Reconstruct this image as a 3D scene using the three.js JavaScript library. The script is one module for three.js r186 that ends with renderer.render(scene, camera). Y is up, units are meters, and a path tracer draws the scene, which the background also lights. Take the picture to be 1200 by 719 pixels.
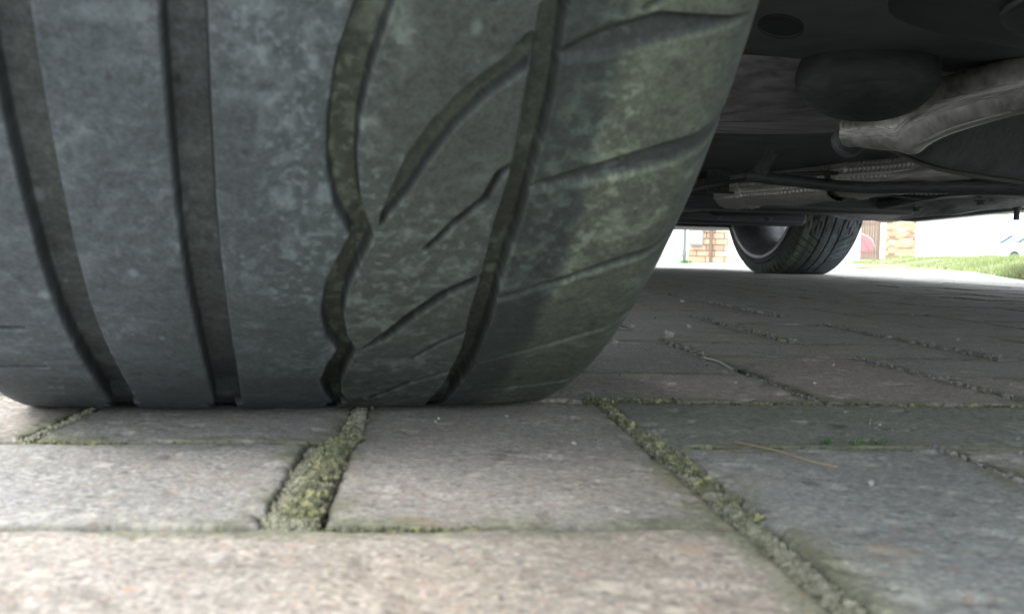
import * as THREE from 'three';
import { mergeGeometries } from 'three/addons/utils/BufferGeometryUtils.js';
import { RoundedBoxGeometry } from 'three/addons/geometries/RoundedBoxGeometry.js';

// ---------------------------------------------------------------- camera, sky, sun, exposure
const rad = Math.PI / 180;
const PX = 1201.7, YAW = 12.67 * rad, PITCH = 3.2 * rad, ROLL = 1.384 * rad, EYE = 0.067;
const scene = new THREE.Scene();
const camera = new THREE.PerspectiveCamera(2 * Math.atan(359.5 / PX) / rad, 1200 / 719, 0.02, 2000);
camera.position.set(0, EYE, 0);
camera.rotation.order = 'YXZ';
camera.rotation.set(-PITCH, -YAW, ROLL);
camera.focus = 0.85;
camera.userData.fStop = 28;
scene.add(camera);

const EXPOSURE = 6.6;
function skyTexture() {                                  // hazy white sky, a little bluer low down away from the sun, brighter round it
  const w = 512, h = 256, d = new Float32Array(w * h * 4);
  for (let j = 0; j < h; j++) for (let i = 0; i < w; i++) {
    const el = ((j + 0.5) / h - 0.5) * Math.PI, az = (i + 0.5) / w * 2 * Math.PI, k = (j * w + i) * 4;
    const up = Math.max(0, Math.sin(el));
    const cl = 0.92 + 0.10 * fbm(Math.cos(az) * 2 + 9, el * 5, 5, 0, 4) * Math.min(1, up * 4);
    const b = (0.55 + 0.3 * up) * cl;
    if (el < 0) { d[k] = 0.30; d[k + 1] = 0.30; d[k + 2] = 0.30; } else { d[k] = b * 0.905; d[k + 1] = b * 0.995; d[k + 2] = b * 1.06; }
    d[k + 3] = 1;
  }
  const t = new THREE.DataTexture(d, w, h, THREE.RGBAFormat, THREE.FloatType);
  t.mapping = THREE.EquirectangularReflectionMapping; t.magFilter = t.minFilter = THREE.LinearFilter; t.needsUpdate = true;
  return t;
}
const SUN = new THREE.Vector3(-0.60, 0.74, 0.44).normalize();
function light() {
  const sky = skyTexture();
  scene.background = sky; scene.environment = sky;
  const sun = new THREE.DirectionalLight(new THREE.Color(1, 0.96, 0.9), 0.6);
  sun.position.copy(SUN).multiplyScalar(30); sun.castShadow = true; sun.shadow.radius = 34;
  sun.shadow.mapSize.set(2048, 2048);
  Object.assign(sun.shadow.camera, { left: -15, right: 15, top: 15, bottom: -15, near: 1, far: 80 });
  scene.add(sun, sun.target);
}

// ---------------------------------------------------------------- helpers
function rng(a) { return () => { a |= 0; a = a + 0x6D2B79F5 | 0; let t = Math.imul(a ^ a >>> 15, 1 | a); t = t + Math.imul(t ^ t >>> 7, 61 | t) ^ t; return ((t ^ t >>> 14) >>> 0) / 4294967296; }; }
function hash(x, y, s) { let h = Math.imul(x, 374761393) + Math.imul(y, 668265263) + Math.imul(s, 2147483647) | 0; h = Math.imul(h ^ h >>> 13, 1274126177); h ^= h >>> 16; return (h >>> 0) / 4294967296; }
function vnoise(x, y, per, seed) {                       // value noise, repeating every «per» cells when per > 0
  const xi = Math.floor(x), yi = Math.floor(y); let fx = x - xi, fy = y - yi;
  fx = fx * fx * (3 - 2 * fx); fy = fy * fy * (3 - 2 * fy);
  const m = per ? v => ((v % per) + per) % per : v => v;
  const x0 = m(xi), x1 = m(xi + 1), y0 = m(yi), y1 = m(yi + 1);
  const a = hash(x0, y0, seed), b = hash(x1, y0, seed), c = hash(x0, y1, seed), d = hash(x1, y1, seed);
  return a + (b - a) * fx + (c - a) * fy + (a - b - c + d) * fx * fy;
}
function fbm(x, y, seed, per, oct) { let s = 0, a = 0.5, n = 0; for (let o = 0; o < oct; o++) { s += a * vnoise(x, y, per, seed + o); n += a; x *= 2; y *= 2; per *= 2; a *= 0.5; } return s / n; }
const clamp = (x, a = 0, b = 1) => Math.min(b, Math.max(a, x));
const sstep = (a, b, x) => { const t = clamp((x - a) / (b - a)); return t * t * (3 - 2 * t); };
const mix = (a, b, t) => a + (b - a) * t;
function dirOf(px, py) {                                 // pixel of the 1200x719 photograph -> world direction with unit depth
  const X = px - 600, Y = py - 359.5, c = Math.cos(ROLL), s = Math.sin(ROLL);
  const a = (c * X + s * Y) / PX, b = (-s * X + c * Y) / PX;
  const cp = Math.cos(PITCH), sp = Math.sin(PITCH), y = -cp * b - sp, z = -sp * b * 1 + cp;
  const z2 = sp * (-b) + cp, cy = Math.cos(YAW), sy = Math.sin(YAW);
  return new THREE.Vector3(cy * a + sy * z2, y, sy * a - cy * z2);
}
const at = (px, py, depth) => dirOf(px, py).multiplyScalar(depth).add(new THREE.Vector3(0, EYE, 0));
const lawnStart = px => mix(9.2, 3.1, sstep(0, 0.9, (px - 1004) / 240));
const bank = (px, d) => 0.065 * sstep(0.1, 3.2, d - lawnStart(px)) * sstep(1000, 1060, px);
const groundY = (x, z) => 0.010 * sstep(1.2, 3.2, Math.hypot(x, z));
function onGround(px, depth) { const p = at(px, 300, depth); p.y = depth > 6.5 ? -0.035 : groundY(p.x, p.z); return p; }
const used = {};
function numbered(n) { used[n] = (used[n] ?? -1) + 1; return used[n] ? `${n}_${String(used[n]).padStart(3, '0')}` : n; }
function tag(o, label, category, group) { o.userData.label = label; if (category) o.userData.category = category; if (group) o.userData.group = group; return o; }
function thing(name, label, category, p, turn = 0, group) { const o = new THREE.Group(); o.name = numbered(name); if (p) o.position.copy(p); o.rotation.y = turn; scene.add(o); return tag(o, label, category, group); }
function mesh(name, geo, mat, parent) { const m = new THREE.Mesh(Array.isArray(geo) ? mergeGeometries(geo.map(g => g.index ? g.toNonIndexed() : g)) : geo, mat); m.name = name; m.castShadow = m.receiveShadow = true; if (parent) parent.add(m); return m; }
function structure(name, geo, mat) { const m = mesh(numbered(name), geo, mat, scene); m.userData.kind = 'structure'; return m; }
function box(w, h, d, x = 0, y = 0, z = 0, r = 0) { const g = r ? new RoundedBoxGeometry(w, h, d, 2, r) : new THREE.BoxGeometry(w, h, d); g.translate(x, y, z); return g; }
function tube(pts, r, seg = 40, rs = 10) { return new THREE.TubeGeometry(new THREE.CatmullRomCurve3(pts), seg, r, rs, false); }
function dataTex(w, h, f, srgb) {
  const d = new Uint8Array(w * h * 4);
  for (let j = 0; j < h; j++) for (let i = 0; i < w; i++) { const c = f(i / w, j / h), k = (j * w + i) * 4; for (let q = 0; q < 3; q++) { const v = c[q]; d[k + q] = 255 * (srgb ? (v <= 0.0031308 ? 12.92 * v : 1.055 * Math.pow(v, 1 / 2.4) - 0.055) : v); } d[k + 3] = 255; }
  const t = new THREE.DataTexture(d, w, h); t.wrapS = t.wrapT = THREE.RepeatWrapping; t.magFilter = THREE.LinearFilter; t.minFilter = THREE.LinearMipmapLinearFilter; t.generateMipmaps = true;
  if (srgb) t.colorSpace = THREE.SRGBColorSpace; t.needsUpdate = true; return t;
}
const std = (r, g, b, rough = 0.8, o = {}) => new THREE.MeshStandardMaterial({ color: new THREE.Color().setRGB(r, g, b), roughness: rough, ...o });
function superbox(a, b, c, e = 3, n = 48) {              // rounded drum: superellipsoid with half sizes a, b, c
  const g = new THREE.SphereGeometry(1, n, Math.round(n * 0.66)), p = g.attributes.position;
  for (let i = 0; i < p.count; i++) { const x = p.getX(i), y = p.getY(i), z = p.getZ(i), k = Math.pow(Math.abs(x) ** e + Math.abs(y) ** e + Math.abs(z) ** e, -1 / e); p.setXYZ(i, x * k * a, y * k * b, z * k * c); }
  g.computeVertexNormals(); return g;
}
light();

// ---------------------------------------------------------------- surface textures
const T = 0.25;                                          // metres per repeat of the paver texture
const specks = (u, v, n, seed, dens) => {                // round grains on a jittered grid: [strength, tone]
  const x = u * n, y = v * n, xi = Math.floor(x), yi = Math.floor(y); let best = 0, tone = 0;
  for (let a = -1; a < 2; a++) for (let b = -1; b < 2; b++) {
    const cx = ((xi + a) % n + n) % n, cy = ((yi + b) % n + n) % n;
    if (hash(cx, cy, seed) > dens) continue;
    const r = 0.22 + 0.38 * hash(cx, cy, seed + 1), dx = x - (xi + a + hash(cx, cy, seed + 2)), dy = y - (yi + b + hash(cx, cy, seed + 3));
    const s = clamp(1.4 * (1 - Math.hypot(dx, dy * (0.8 + 0.5 * hash(cx, cy, seed + 5))) / r)); if (s > best) { best = s; tone = hash(cx, cy, seed + 4); }
  }
  return [best, tone];
};
const paverMap = dataTex(1024, 1024, (u, v) => {
  const n = fbm(u * 8, v * 8, 11, 8, 6), f = fbm(u * 170, v * 170, 21, 170, 3), big = fbm(u * 3, v * 3, 91, 3, 3);
  const gr = fbm(u * 330, v * 330, 25, 330, 2); let l = 0.60 * mix(0.82, 1.12, n) * mix(0.66, 1.34, f) * mix(0.72, 1.28, gr);
  let c = [l * mix(1.06, 0.96, big), l * 0.985, l * mix(0.88, 1.02, big)];
  const [s, t] = specks(u, v, 150, 31, 0.42), [s2, t2] = specks(u, v, 40, 41, 0.12);
  const put = (k, col) => { c = c.map((x, q) => mix(x, col[q], k)); };
  if (t < 0.3) put(s * 0.75, [0.98, 0.96, 0.9]); else if (t < 0.55) put(s * 0.65, [0.74, 0.52, 0.42]); else if (t < 0.82) put(s * 0.65, [0.22, 0.215, 0.22]); else put(s * 0.6, [0.85, 0.76, 0.55]);
  const [s4, t4] = specks(u, v, 75, 36, 0.22); put(s4 * 0.6, t4 < 0.35 ? [0.96, 0.93, 0.85] : t4 < 0.6 ? [0.74, 0.5, 0.4] : [0.24, 0.235, 0.24]);
  if (t2 < 0.35) put(s2 * 0.75, [0.95, 0.93, 0.84]); else if (t2 < 0.6) put(s2 * 0.35, [0.70, 0.54, 0.44]); else put(s2 * 0.5, [0.33, 0.32, 0.32]);
  const [s3, t3] = specks(u, v, 15, 51, 0.11); put(s3 * 0.75 * sstep(0.35, 0.6, fbm(u * 90, v * 90, 52, 90, 2)), t3 < 0.55 ? [0.98, 0.95, 0.86] : t3 < 0.8 ? [0.22, 0.21, 0.21] : [0.72, 0.58, 0.46]);
  return c.map(x => clamp(x));
}, true);
const paverBump = dataTex(1024, 1024, (u, v) => {
  const n = fbm(u * 12, v * 12, 12, 12, 5), f = fbm(u * 150, v * 150, 22, 150, 2), [s] = specks(u, v, 130, 31, 0.30), [s2, t2] = specks(u, v, 40, 41, 0.16), [p] = specks(u, v, 20, 61, 0.12);
  const h = clamp(0.3 * n + 0.42 * f + 0.18 * s + 0.12 * s2 - 0.5 * p * sstep(0.2, 0.6, p) + 0.12); return [h, h, h];
});
const grimeMap = dataTex(512, 512, (u, v) => { const n = fbm(u * 6, v * 6, 71, 6, 6), f = fbm(u * 40, v * 40, 72, 40, 3), k = clamp(0.35 + 0.9 * (n - 0.3) + 0.45 * (f - 0.5)); return [k, k * 0.99, k * 0.97]; }, true);
const grimeBump = dataTex(512, 512, (u, v) => { const k = fbm(u * 24, v * 24, 75, 24, 4); return [k, k, k]; });
const tyreMap = dataTex(2048, 2048, (u, v) => {          // u across the tread, v along it: dust mottling, smears along the roll, chalky specks
  const wx = u + 0.012 * (fbm(u * 18, v * 26, 191, 0, 3) - 0.5), wy = v + 0.012 * (fbm(u * 18 + 5, v * 26, 195, 0, 3) - 0.5);
  const n = fbm(wx * 7 + 3.3, wy * 11, 101, 0, 7), sm = fbm(wx * 16, wy * 62, 121, 0, 5), f = fbm(u * 300, v * 480, 131, 0, 2), q = fbm(wx * 44, wy * 76, 141, 0, 5), g = fbm(wx * 120, wy * 190, 145, 0, 3);
  const un = sstep(0.15, 0.6, u); let l = 0.40 + 0.22 * (n - 0.5) + 0.26 * (f - 0.5) + 0.20 * (g - 0.5);
  const patch = sstep(0.42, 0.66, n);
  l += (0.10 + 0.24 * un) * sstep(0.50, 0.76, q) * patch + 0.24 * sstep(0.52, 0.80, sm) * sstep(0.3, 0.7, q) + (0.10 + 0.30 * un) * sstep(0.54, 0.78, g) * patch + 0.10 * (fbm(wx * 6, wy * 150, 181, 0, 3) - 0.5);
  const [s, t] = specks(u, v, 64, 151, 0.025), [s2] = specks(u, v, 190, 161, 0.05); l += s * (t > 0.4 ? 0.45 : -0.15) + s2 * 0.2 * (0.4 + patch);
  l = clamp(l, 0.05, 1); return [l * 0.97, l, l * 0.96];
}, true);
const tyreBump = dataTex(1024, 1024, (u, v) => { const k = 0.5 * fbm(u * 110, v * 165, 171, 0, 3) + 0.5 * fbm(u * 22, v * 60, 172, 0, 4); return [k, k, k]; });

const paverMat = new THREE.MeshStandardMaterial({ map: paverMap, bumpMap: paverBump, bumpScale: 0.00055, roughness: 0.92, vertexColors: true });
const rubber = new THREE.MeshStandardMaterial({ map: tyreMap, bumpMap: tyreBump, bumpScale: 0.0005, roughness: 0.82, vertexColors: true });
const underseal = std(0.15, 0.16, 0.175, 0.7, { map: grimeMap, bumpMap: grimeBump, bumpScale: 0.0012 });
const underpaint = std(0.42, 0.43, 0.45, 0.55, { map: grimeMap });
const plastic = std(0.075, 0.094, 0.098, 0.5, { map: grimeMap, bumpMap: grimeBump, bumpScale: 0.0006 });
const castIron = std(0.115, 0.122, 0.135, 0.6, { map: grimeMap, bumpMap: grimeBump, bumpScale: 0.001 });
const steel = std(0.85, 0.85, 0.83, 0.42, { metalness: 0.55, map: grimeMap, bumpMap: grimeBump, bumpScale: 0.0008 });
const foil = std(0.50, 0.50, 0.495, 0.4, { metalness: 0.6 });
const alloy = std(0.36, 0.36, 0.375, 0.5, { metalness: 0.3, map: grimeMap });
const carPaint = new THREE.MeshPhysicalMaterial({ color: new THREE.Color().setRGB(0.05, 0.055, 0.065), roughness: 0.4, metalness: 0.4, clearcoat: 1, clearcoatRoughness: 0.08 });

// ---------------------------------------------------------------- ground outside, driveway of herringbone pavers
function sheet(w, d, nx, nz, x0, z0, y, uvScale) {
  const g = new THREE.PlaneGeometry(w, d, nx, nz); g.rotateX(-Math.PI / 2); g.translate(x0, 0, z0);
  const p = g.attributes.position, uv = g.attributes.uv;
  for (let i = 0; i < p.count; i++) { p.setY(i, y + groundY(p.getX(i), p.getZ(i))); uv.setXY(i, p.getX(i) / uvScale, p.getZ(i) / uvScale); }
  g.computeVertexNormals(); return g;
}
const concreteMap = dataTex(512, 512, (u, v) => { const l = 0.72 + 0.5 * (fbm(u * 5, v * 5, 81, 5, 7) - 0.5); return [l, l * 0.985, l * 0.95]; }, true);
{
  const g = new THREE.CircleGeometry(900, 64); g.rotateX(-Math.PI / 2); g.translate(0, -0.035, 0);
  structure('ground', g, std(0.42, 0.41, 0.38, 0.95, { map: concreteMap }));
}
const PA = YAW - 5.022 * rad, U0 = -0.0804, V0 = -0.2431, M = 0.105;
const toWorld = (u, v) => { const a = u - U0, b = v - V0; return new THREE.Vector3(a * Math.cos(PA) + b * Math.sin(PA), 0, a * Math.sin(PA) - b * Math.cos(PA)); };
const driveway = new THREE.Group(); driveway.name = 'driveway'; driveway.userData.kind = 'structure'; scene.add(driveway);
{ const o = toWorld(0, 0); driveway.position.copy(o); driveway.rotation.y = -PA; }
const local = (u, v, y = 0) => new THREE.Vector3(u, y, -v);   // driveway's own frame
const heightAt = (u, v) => { const w = toWorld(u, v); return groundY(w.x, w.z); };

function paverGeo(L, W, seed, fine, tint, moss) {        // rounded top grid with a skirt; L along x, W along z
  const R = 0.0020, r = rng(seed), cuts = (len) => {
    const a = [0, R * 0.25, R * 0.6, R, R * 1.8]; if (!fine) return [0, R, len - R, len];
    const n = Math.round((len - 2 * R * 1.8) / fine), mid = []; for (let i = 1; i < n; i++) mid.push(R * 1.8 + (len - R * 3.6) * i / n);
    return [...a, ...mid, ...a.map(v => len - v).reverse()];
  };
  const xs = cuts(L), zs = cuts(W), nx = xs.length, nz = zs.length, P = [], C = [], UV = [], I = [], ou = r(), ov = r(), so = seed * 7.3 % 97;
  const wob = fine ? 0.0007 : 0;
  const put = (x, z, y, gr, ed = 0) => {
    P.push(x - L / 2, y, z - W / 2); UV.push((x + L * ou * 9) / T, (z + ov * 3) / T);
    C.push(mix(mix(tint[0], 0.33, gr), 0.15, ed), mix(mix(tint[1], 0.34, gr), 0.15, ed), mix(mix(tint[2], 0.24, gr), 0.12, ed));
  };
  for (let j = 0; j < nz; j++) for (let i = 0; i < nx; i++) {
    let x = xs[i], z = zs[j]; const e = Math.min(x, L - x, z, W - z);
    const cut = wob * 1.6 * sstep(0.55, 0.8, fbm(x * 90 + so, z * 90, 7, 0, 2));
    let y = 0; const ee = e - cut * 1.5; if (ee < R) { const t = clamp((R - ee) / R, 0, 1.3); y = -R * (1 - Math.sqrt(Math.max(0, 1 - Math.min(t, 1) ** 2))) - (t > 1 ? (t - 1) * R : 0); }
    if (fine) { y += 0.0012 * (fbm(x * 45 + so, z * 45 + so, 3, 0, 4) - 0.5) - 0.0012 * sstep(0.74, 0.8, fbm(x * 110, z * 110 + so, 9, 0, 2)); x += wob * (vnoise(z * 160 + so, x * 30, 0, 4) - 0.5) * (1 - sstep(0, 0.006, Math.min(x, L - x))); z += wob * (vnoise(x * 160 + so, z * 30, 0, 5) - 0.5) * (1 - sstep(0, 0.006, Math.min(z, W - z))); }
    put(x, z, y, moss * clamp((1 - sstep(0, 0.013, e)) * sstep(0.3, 0.65, fbm(x * 60 + so, z * 60, 8, 0, 3)) * 1.3), fine ? 0.75 * (1 - sstep(0.0006, 0.0026, e)) : 0.8 * (1 - sstep(0, 0.0019, e)));
  }
  for (let j = 0; j < nz - 1; j++) for (let i = 0; i < nx - 1; i++) { const a = j * nx + i; I.push(a, a + nx, a + 1, a + 1, a + nx, a + nx + 1); }
  const rim = []; for (let i = 0; i < nx; i++) rim.push(i); for (let j = 1; j < nz; j++) rim.push(j * nx + nx - 1); for (let i = nx - 2; i >= 0; i--) rim.push((nz - 1) * nx + i); for (let j = nz - 2; j > 0; j--) rim.push(j * nx);
  const base = P.length / 3; for (const k of rim) { put(P[3 * k] + L / 2, P[3 * k + 2] + W / 2, -0.03, moss * 0.5, 0.8); }
  for (let q = 0; q < rim.length; q++) { const n = (q + 1) % rim.length; I.push(rim[q], rim[n], base + q, rim[n], base + n, base + q); }
  const g = new THREE.BufferGeometry(); g.setAttribute('position', new THREE.Float32BufferAttribute(P, 3)); g.setAttribute('uv', new THREE.Float32BufferAttribute(UV, 2)); g.setAttribute('color', new THREE.Float32BufferAttribute(C, 3)); g.setIndex(I); g.computeVertexNormals(); return g;
}
const TINTS = [[0.53, 0.495, 0.47], [0.51, 0.49, 0.47], [0.54, 0.485, 0.455], [0.49, 0.48, 0.46], [0.52, 0.495, 0.465], [0.51, 0.475, 0.455]];
const gapMoss = [], joints = [];
{
  const list = [];
  for (let a = -60; a < 70; a++) for (let b = -40; b < 60; b++) {   // herringbone: lattice (-1,+1) and (2,2)
    const bu = -a + 2 * b, bv = a + 2 * b;
    for (const [u, v, lu, lv] of [[bu - 1, bv, 1, 2], [bu - 2, bv - 1, 2, 1]]) {
      const cu = (u + lu / 2) * M, cv = (v + lv / 2) * M;
      if (cu < -3 || cu > 4.6 || cv < -1.6 || cv > 5.2) continue;
      const w = toWorld(cu, cv), f = w.x * Math.sin(YAW) - w.z * Math.cos(YAW), s = w.x * Math.cos(YAW) + w.z * Math.sin(YAW);
      const seen = f > 0.05 && Math.abs(s) < f * 0.5 + 0.16;
      list.push({ u, v, lu, lv, cu, cv, d: Math.hypot(w.x, w.z), seen });
    }
  }
  list.sort((p, q) => (q.seen - p.seen) || (p.d - q.d));
  const special = { '-2,-1': [0.595, 0.53, 0.48], '-3,0': [0.51, 0.485, 0.47], '-1,0': [0.51, 0.48, 0.455], '0,-1': [0.47, 0.475, 0.46], '0,1': [0.37, 0.395, 0.35], '-2,1': [0.5, 0.49, 0.47] };  // dark greenish tint right of the tyre: tyre shade painted in, plus algae
  const shared = TINTS.flatMap((t, i) => [0, 1].map(k => paverGeo(2 * M - 0.0038, M - 0.0038, 500 + i * 2 + k, 0, t, 0.15)));
  const midG = TINTS.flatMap((t, i) => [0, 1].map(k => paverGeo(2 * M - 0.0038, M - 0.0038, 700 + i * 2 + k, 0.012, t, 0.45)));
  const rest = [], r = rng(77);
  list.forEach((p, i) => {
    const q = r(), tilt = [(r() - 0.5) * 0.008, (r() - 0.5) * 0.008], dy = (r() - 0.5) * 0.0012, key = p.u + ',' + p.v;
    let g; const near = i < 26;
    let du = 0, dw = 0;
    if (near) {
      let cutL = 0; if (key === '-3,0') { cutL = 0.011; du = -0.0055; }
      if (key === '0,-1') dw = 0.0055;
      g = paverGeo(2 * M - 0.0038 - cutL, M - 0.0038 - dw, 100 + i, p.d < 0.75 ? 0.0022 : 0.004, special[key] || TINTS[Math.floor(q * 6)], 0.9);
    } else g = (i < 140 ? midG : shared)[Math.floor(q * 12)];
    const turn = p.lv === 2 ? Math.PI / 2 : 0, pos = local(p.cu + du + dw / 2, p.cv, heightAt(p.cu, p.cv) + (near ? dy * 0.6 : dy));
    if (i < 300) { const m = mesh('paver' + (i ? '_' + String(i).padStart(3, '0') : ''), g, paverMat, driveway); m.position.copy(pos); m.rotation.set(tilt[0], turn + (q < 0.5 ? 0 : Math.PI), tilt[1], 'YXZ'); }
    else { const c = g.clone(); c.applyMatrix4(new THREE.Matrix4().compose(pos, new THREE.Quaternion().setFromEuler(new THREE.Euler(0, turn, 0)), new THREE.Vector3(1, 1, 1))); rest.push(c); }
  });
  mesh('distant_pavers', mergeGeometries(rest), paverMat, driveway).userData.kind = 'stuff';
  const bed = new THREE.PlaneGeometry(7.8, 7, 78, 70); bed.rotateX(-Math.PI / 2); bed.translate(0.8, 0, -1.8);
  const bp = bed.attributes.position, buv = bed.attributes.uv; for (let i = 0; i < bp.count; i++) { bp.setY(i, heightAt(bp.getX(i), -bp.getZ(i)) - 0.0045); buv.setXY(i, bp.getX(i) / T, bp.getZ(i) / T); }
  bed.computeVertexNormals(); mesh('joint_sand', bed, std(0.27, 0.26, 0.2, 1, { map: paverMap, bumpMap: paverBump, bumpScale: 0.003 }), driveway);
}
// moss, grit and debris in the joints
{
  const r = rng(5), mossM = [], mossC = [], gritM = [], gritC = [], q = new THREE.Quaternion(), e = new THREE.Euler(), col = new THREE.Color();
  const add = (arr, cols, u, v, y, s, flat, c) => { const w = toWorld(u, v); e.set(r() * 6, r() * 6, r() * 6); q.setFromEuler(e); arr.push(new THREE.Matrix4().compose(new THREE.Vector3(w.x, y + groundY(w.x, w.z), w.z), q, new THREE.Vector3(s * (0.7 + 0.6 * r()), s * flat, s * (0.7 + 0.6 * r())))); cols.push(c); };
  function line(u0, v0, u1, v1, n, wid, size, lift, kind = 'moss', thresh = 0.35) {
    for (let i = 0; i < n; i++) {
      const t = r(), k = fbm(t * 14 + u0 * 50, v0 * 50 + 3, 55, 0, 3); if (k < thresh) continue;
      const o = (r() + r() - 1) * wid * (0.6 + 0.9 * k), du = u1 - u0, dv = v1 - v0, l = Math.hypot(du, dv), u = u0 + du * t - dv / l * o, v = v0 + dv * t + du / l * o;
      const y = lift - 0.0014 * (Math.abs(o) / wid) ** 2 + (r() - 0.6) * 0.002;
      if (kind === 'dull') { const g = r(); add(mossM, mossC, u, v, y, size * (0.5 + r()), 0.7, col.clone().setRGB(0.13 + 0.13 * g, 0.13 + 0.12 * g, 0.095 + 0.09 * g)); }
      else if (kind === 'moss') { const g = r(); add(mossM, mossC, u, v, y, size * (0.5 + r()), 0.7, col.clone().setRGB(0.075 + 0.165 * g * g, 0.08 + 0.15 * g * g, 0.042 + 0.065 * g)); }
      else { const g = 0.10 + 0.14 * r(); add(gritM, gritC, u, v, y - 0.0012, size * 0.62 * (0.4 + r() * 1.2), 0.8, col.clone().setRGB(g, g * 0.96, g * 0.88)); }
    }
  }
  const m = M;
  line(-m - 0.0085, -0.004, -m - 0.0065, 1.02 * m, 5200, 0.0085, 0.0009, -0.0022, 'dull', 0.1);    // wide mossy joint left of the middle paver
  line(-m - 0.005, -0.004, -m - 0.0035, 1.03 * m, 2600, 0.0048, 0.0009, -0.0002, 'moss', 0.48);
  line(-m, m, -m, 2.2 * m, 1500, 0.0035, 0.0010, -0.0008, 'dull', 0.05); line(-m, 0.98 * m, -m, 1.3 * m, 260, 0.004, 0.0010, 0, 'moss', 0.35); line(-2 * m, 0.98 * m, -2 * m, 3 * m, 1600, 0.0030, 0.0010, -0.0012, 'dull', 0.1); line(0, 2 * m, 0, 3 * m, 500, 0.0025, 0.0009, -0.0012, 'dull', 0.2);
  line(0.0035, -m, 0.0035, m, 4200, 0.0050, 0.0009, -0.0024, 'dull', 0.2); line(0.001, m, 0.001, 2 * m, 1200, 0.003, 0.0009, -0.0016, 'dull', 0.25);   // long diagonal joint
  line(0.005, 0.1 * m, 0.004, 1.15 * m, 900, 0.004, 0.0010, -0.0003, 'moss', 0.50); line(0.002, m, 0.001, 2 * m, 900, 0.003, 0.0010, -0.0008, 'moss', 0.42);
  line(-3 * m, m, -2 * m + 0.02, m, 500, 0.0025, 0.0009, -0.0012, 'moss', 0.35);
  line(-2 * m, m, -m, m, 500, 0.002, 0.0009, -0.0015);
  line(-3 * m, 0, 0, 0, 1200, 0.002, 0.0007, -0.003, 'moss', 0.45);
  line(-m, 0, -0.6 * m, 0, 220, 0.003, 0.0009, -0.0012, 'moss', 0.3);
  line(0, m, 1.0 * m, m, 900, 0.003, 0.0009, -0.0018, 'moss', 0.4);
  line(0, 2 * m, 2 * m, 2 * m, 500, 0.0025, 0.001, -0.001);
  line(-0.06 * m, 2.02 * m, 0.35 * m, 2.0 * m, 300, 0.004, 0.001, 0, 'moss', 0.1);
  line(m, 2 * m, m, 5 * m, 900, 0.004, 0.0013, 0, 'grit', 0.4); line(m, 4 * m, m, 5.1 * m, 220, 0.006, 0.0019, 0.001, 'grit', 0.1);
  line(2 * m, 5 * m, 2 * m, 8 * m, 900, 0.006, 0.0020, 0.001, 'grit', 0.3); line(2 * m, 5 * m, 2 * m, 6 * m, 200, 0.005, 0.0016, 0.0002, 'dull', 0.3);
  line(2 * m, m, 2 * m, 4 * m, 700, 0.006, 0.0017, 0.001, 'grit', 0.35); line(m, -m, m, 2 * m, 700, 0.005, 0.0015, 0, 'grit', 0.35);
  line(3 * m, 4 * m, 3 * m, 7 * m, 500, 0.006, 0.002, 0.0015, 'grit', 0.3); line(3 * m, 8 * m, 3 * m, 11 * m, 400, 0.007, 0.0024, 0.002, 'grit', 0.3);
  line(0 * m, 6 * m, 0, 8 * m, 300, 0.006, 0.002, 0.001, 'grit', 0.3); line(m, 8 * m, m, 11 * m, 400, 0.006, 0.002, 0.001, 'grit', 0.3);
  for (let k = 0; k < 150; k++) { const d = 0.28 + 3 * r() * r(), s = (r() - 0.3) * 1.2 * d, g = 0.1 + 0.3 * r() * r(); const u = s + 0.04, v = d + V0; add(gritM, gritC, u, v, 0.0007, 0.0004 + 0.001 * r() * (0.5 + 0.5 * d), 0.8, col.clone().setRGB(g, g * 0.96, g * 0.88)); }
  for (const [px, py, s] of [[785, 394, 0.0038], [702, 384, 0.0025], [722, 402, 0.002], [800, 354, 0.003], [808, 383, 0.0022], [742, 383, 0.002]]) { const d = dirOf(px, py), t = -EYE / d.y, p = d.multiplyScalar(t); const M4 = new THREE.Matrix4().compose(new THREE.Vector3(p.x, s * 0.5, p.z), q.setFromEuler(e.set(1, 2, 3)), new THREE.Vector3(s, s * 0.8, s)); gritM.push(M4); gritC.push(col.clone().setRGB(0.3, 0.29, 0.27)); }
  const lump = (rough, seed) => { const g = new THREE.IcosahedronGeometry(1, 1), p = g.attributes.position; for (let i = 0; i < p.count; i++) { const k = 1 + rough * (hash(Math.round(p.getX(i) * 50), Math.round(p.getY(i) * 50 + p.getZ(i) * 900), seed) - 0.5); p.setXYZ(i, p.getX(i) * k, p.getY(i) * k, p.getZ(i) * k); } g.computeVertexNormals(); return g; };
  const inst = (name, geo, mat, ms, cs, label) => { const o = new THREE.InstancedMesh(geo, mat, ms.length); ms.forEach((x, i) => { o.setMatrixAt(i, x); o.setColorAt(i, cs[i]); }); o.name = name; o.userData = { kind: 'stuff', label }; o.castShadow = o.receiveShadow = true; scene.add(o); return o; };
  inst('moss', lump(0.9, 3), std(1, 1, 1, 1), mossM, mossC, 'yellow green moss growing in the joints between the pavers');
  inst('grit', lump(0.6, 4), std(1, 1, 1, 0.95), gritM, gritC, 'loose grit and small stones lying along the paver joints');
}
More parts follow.
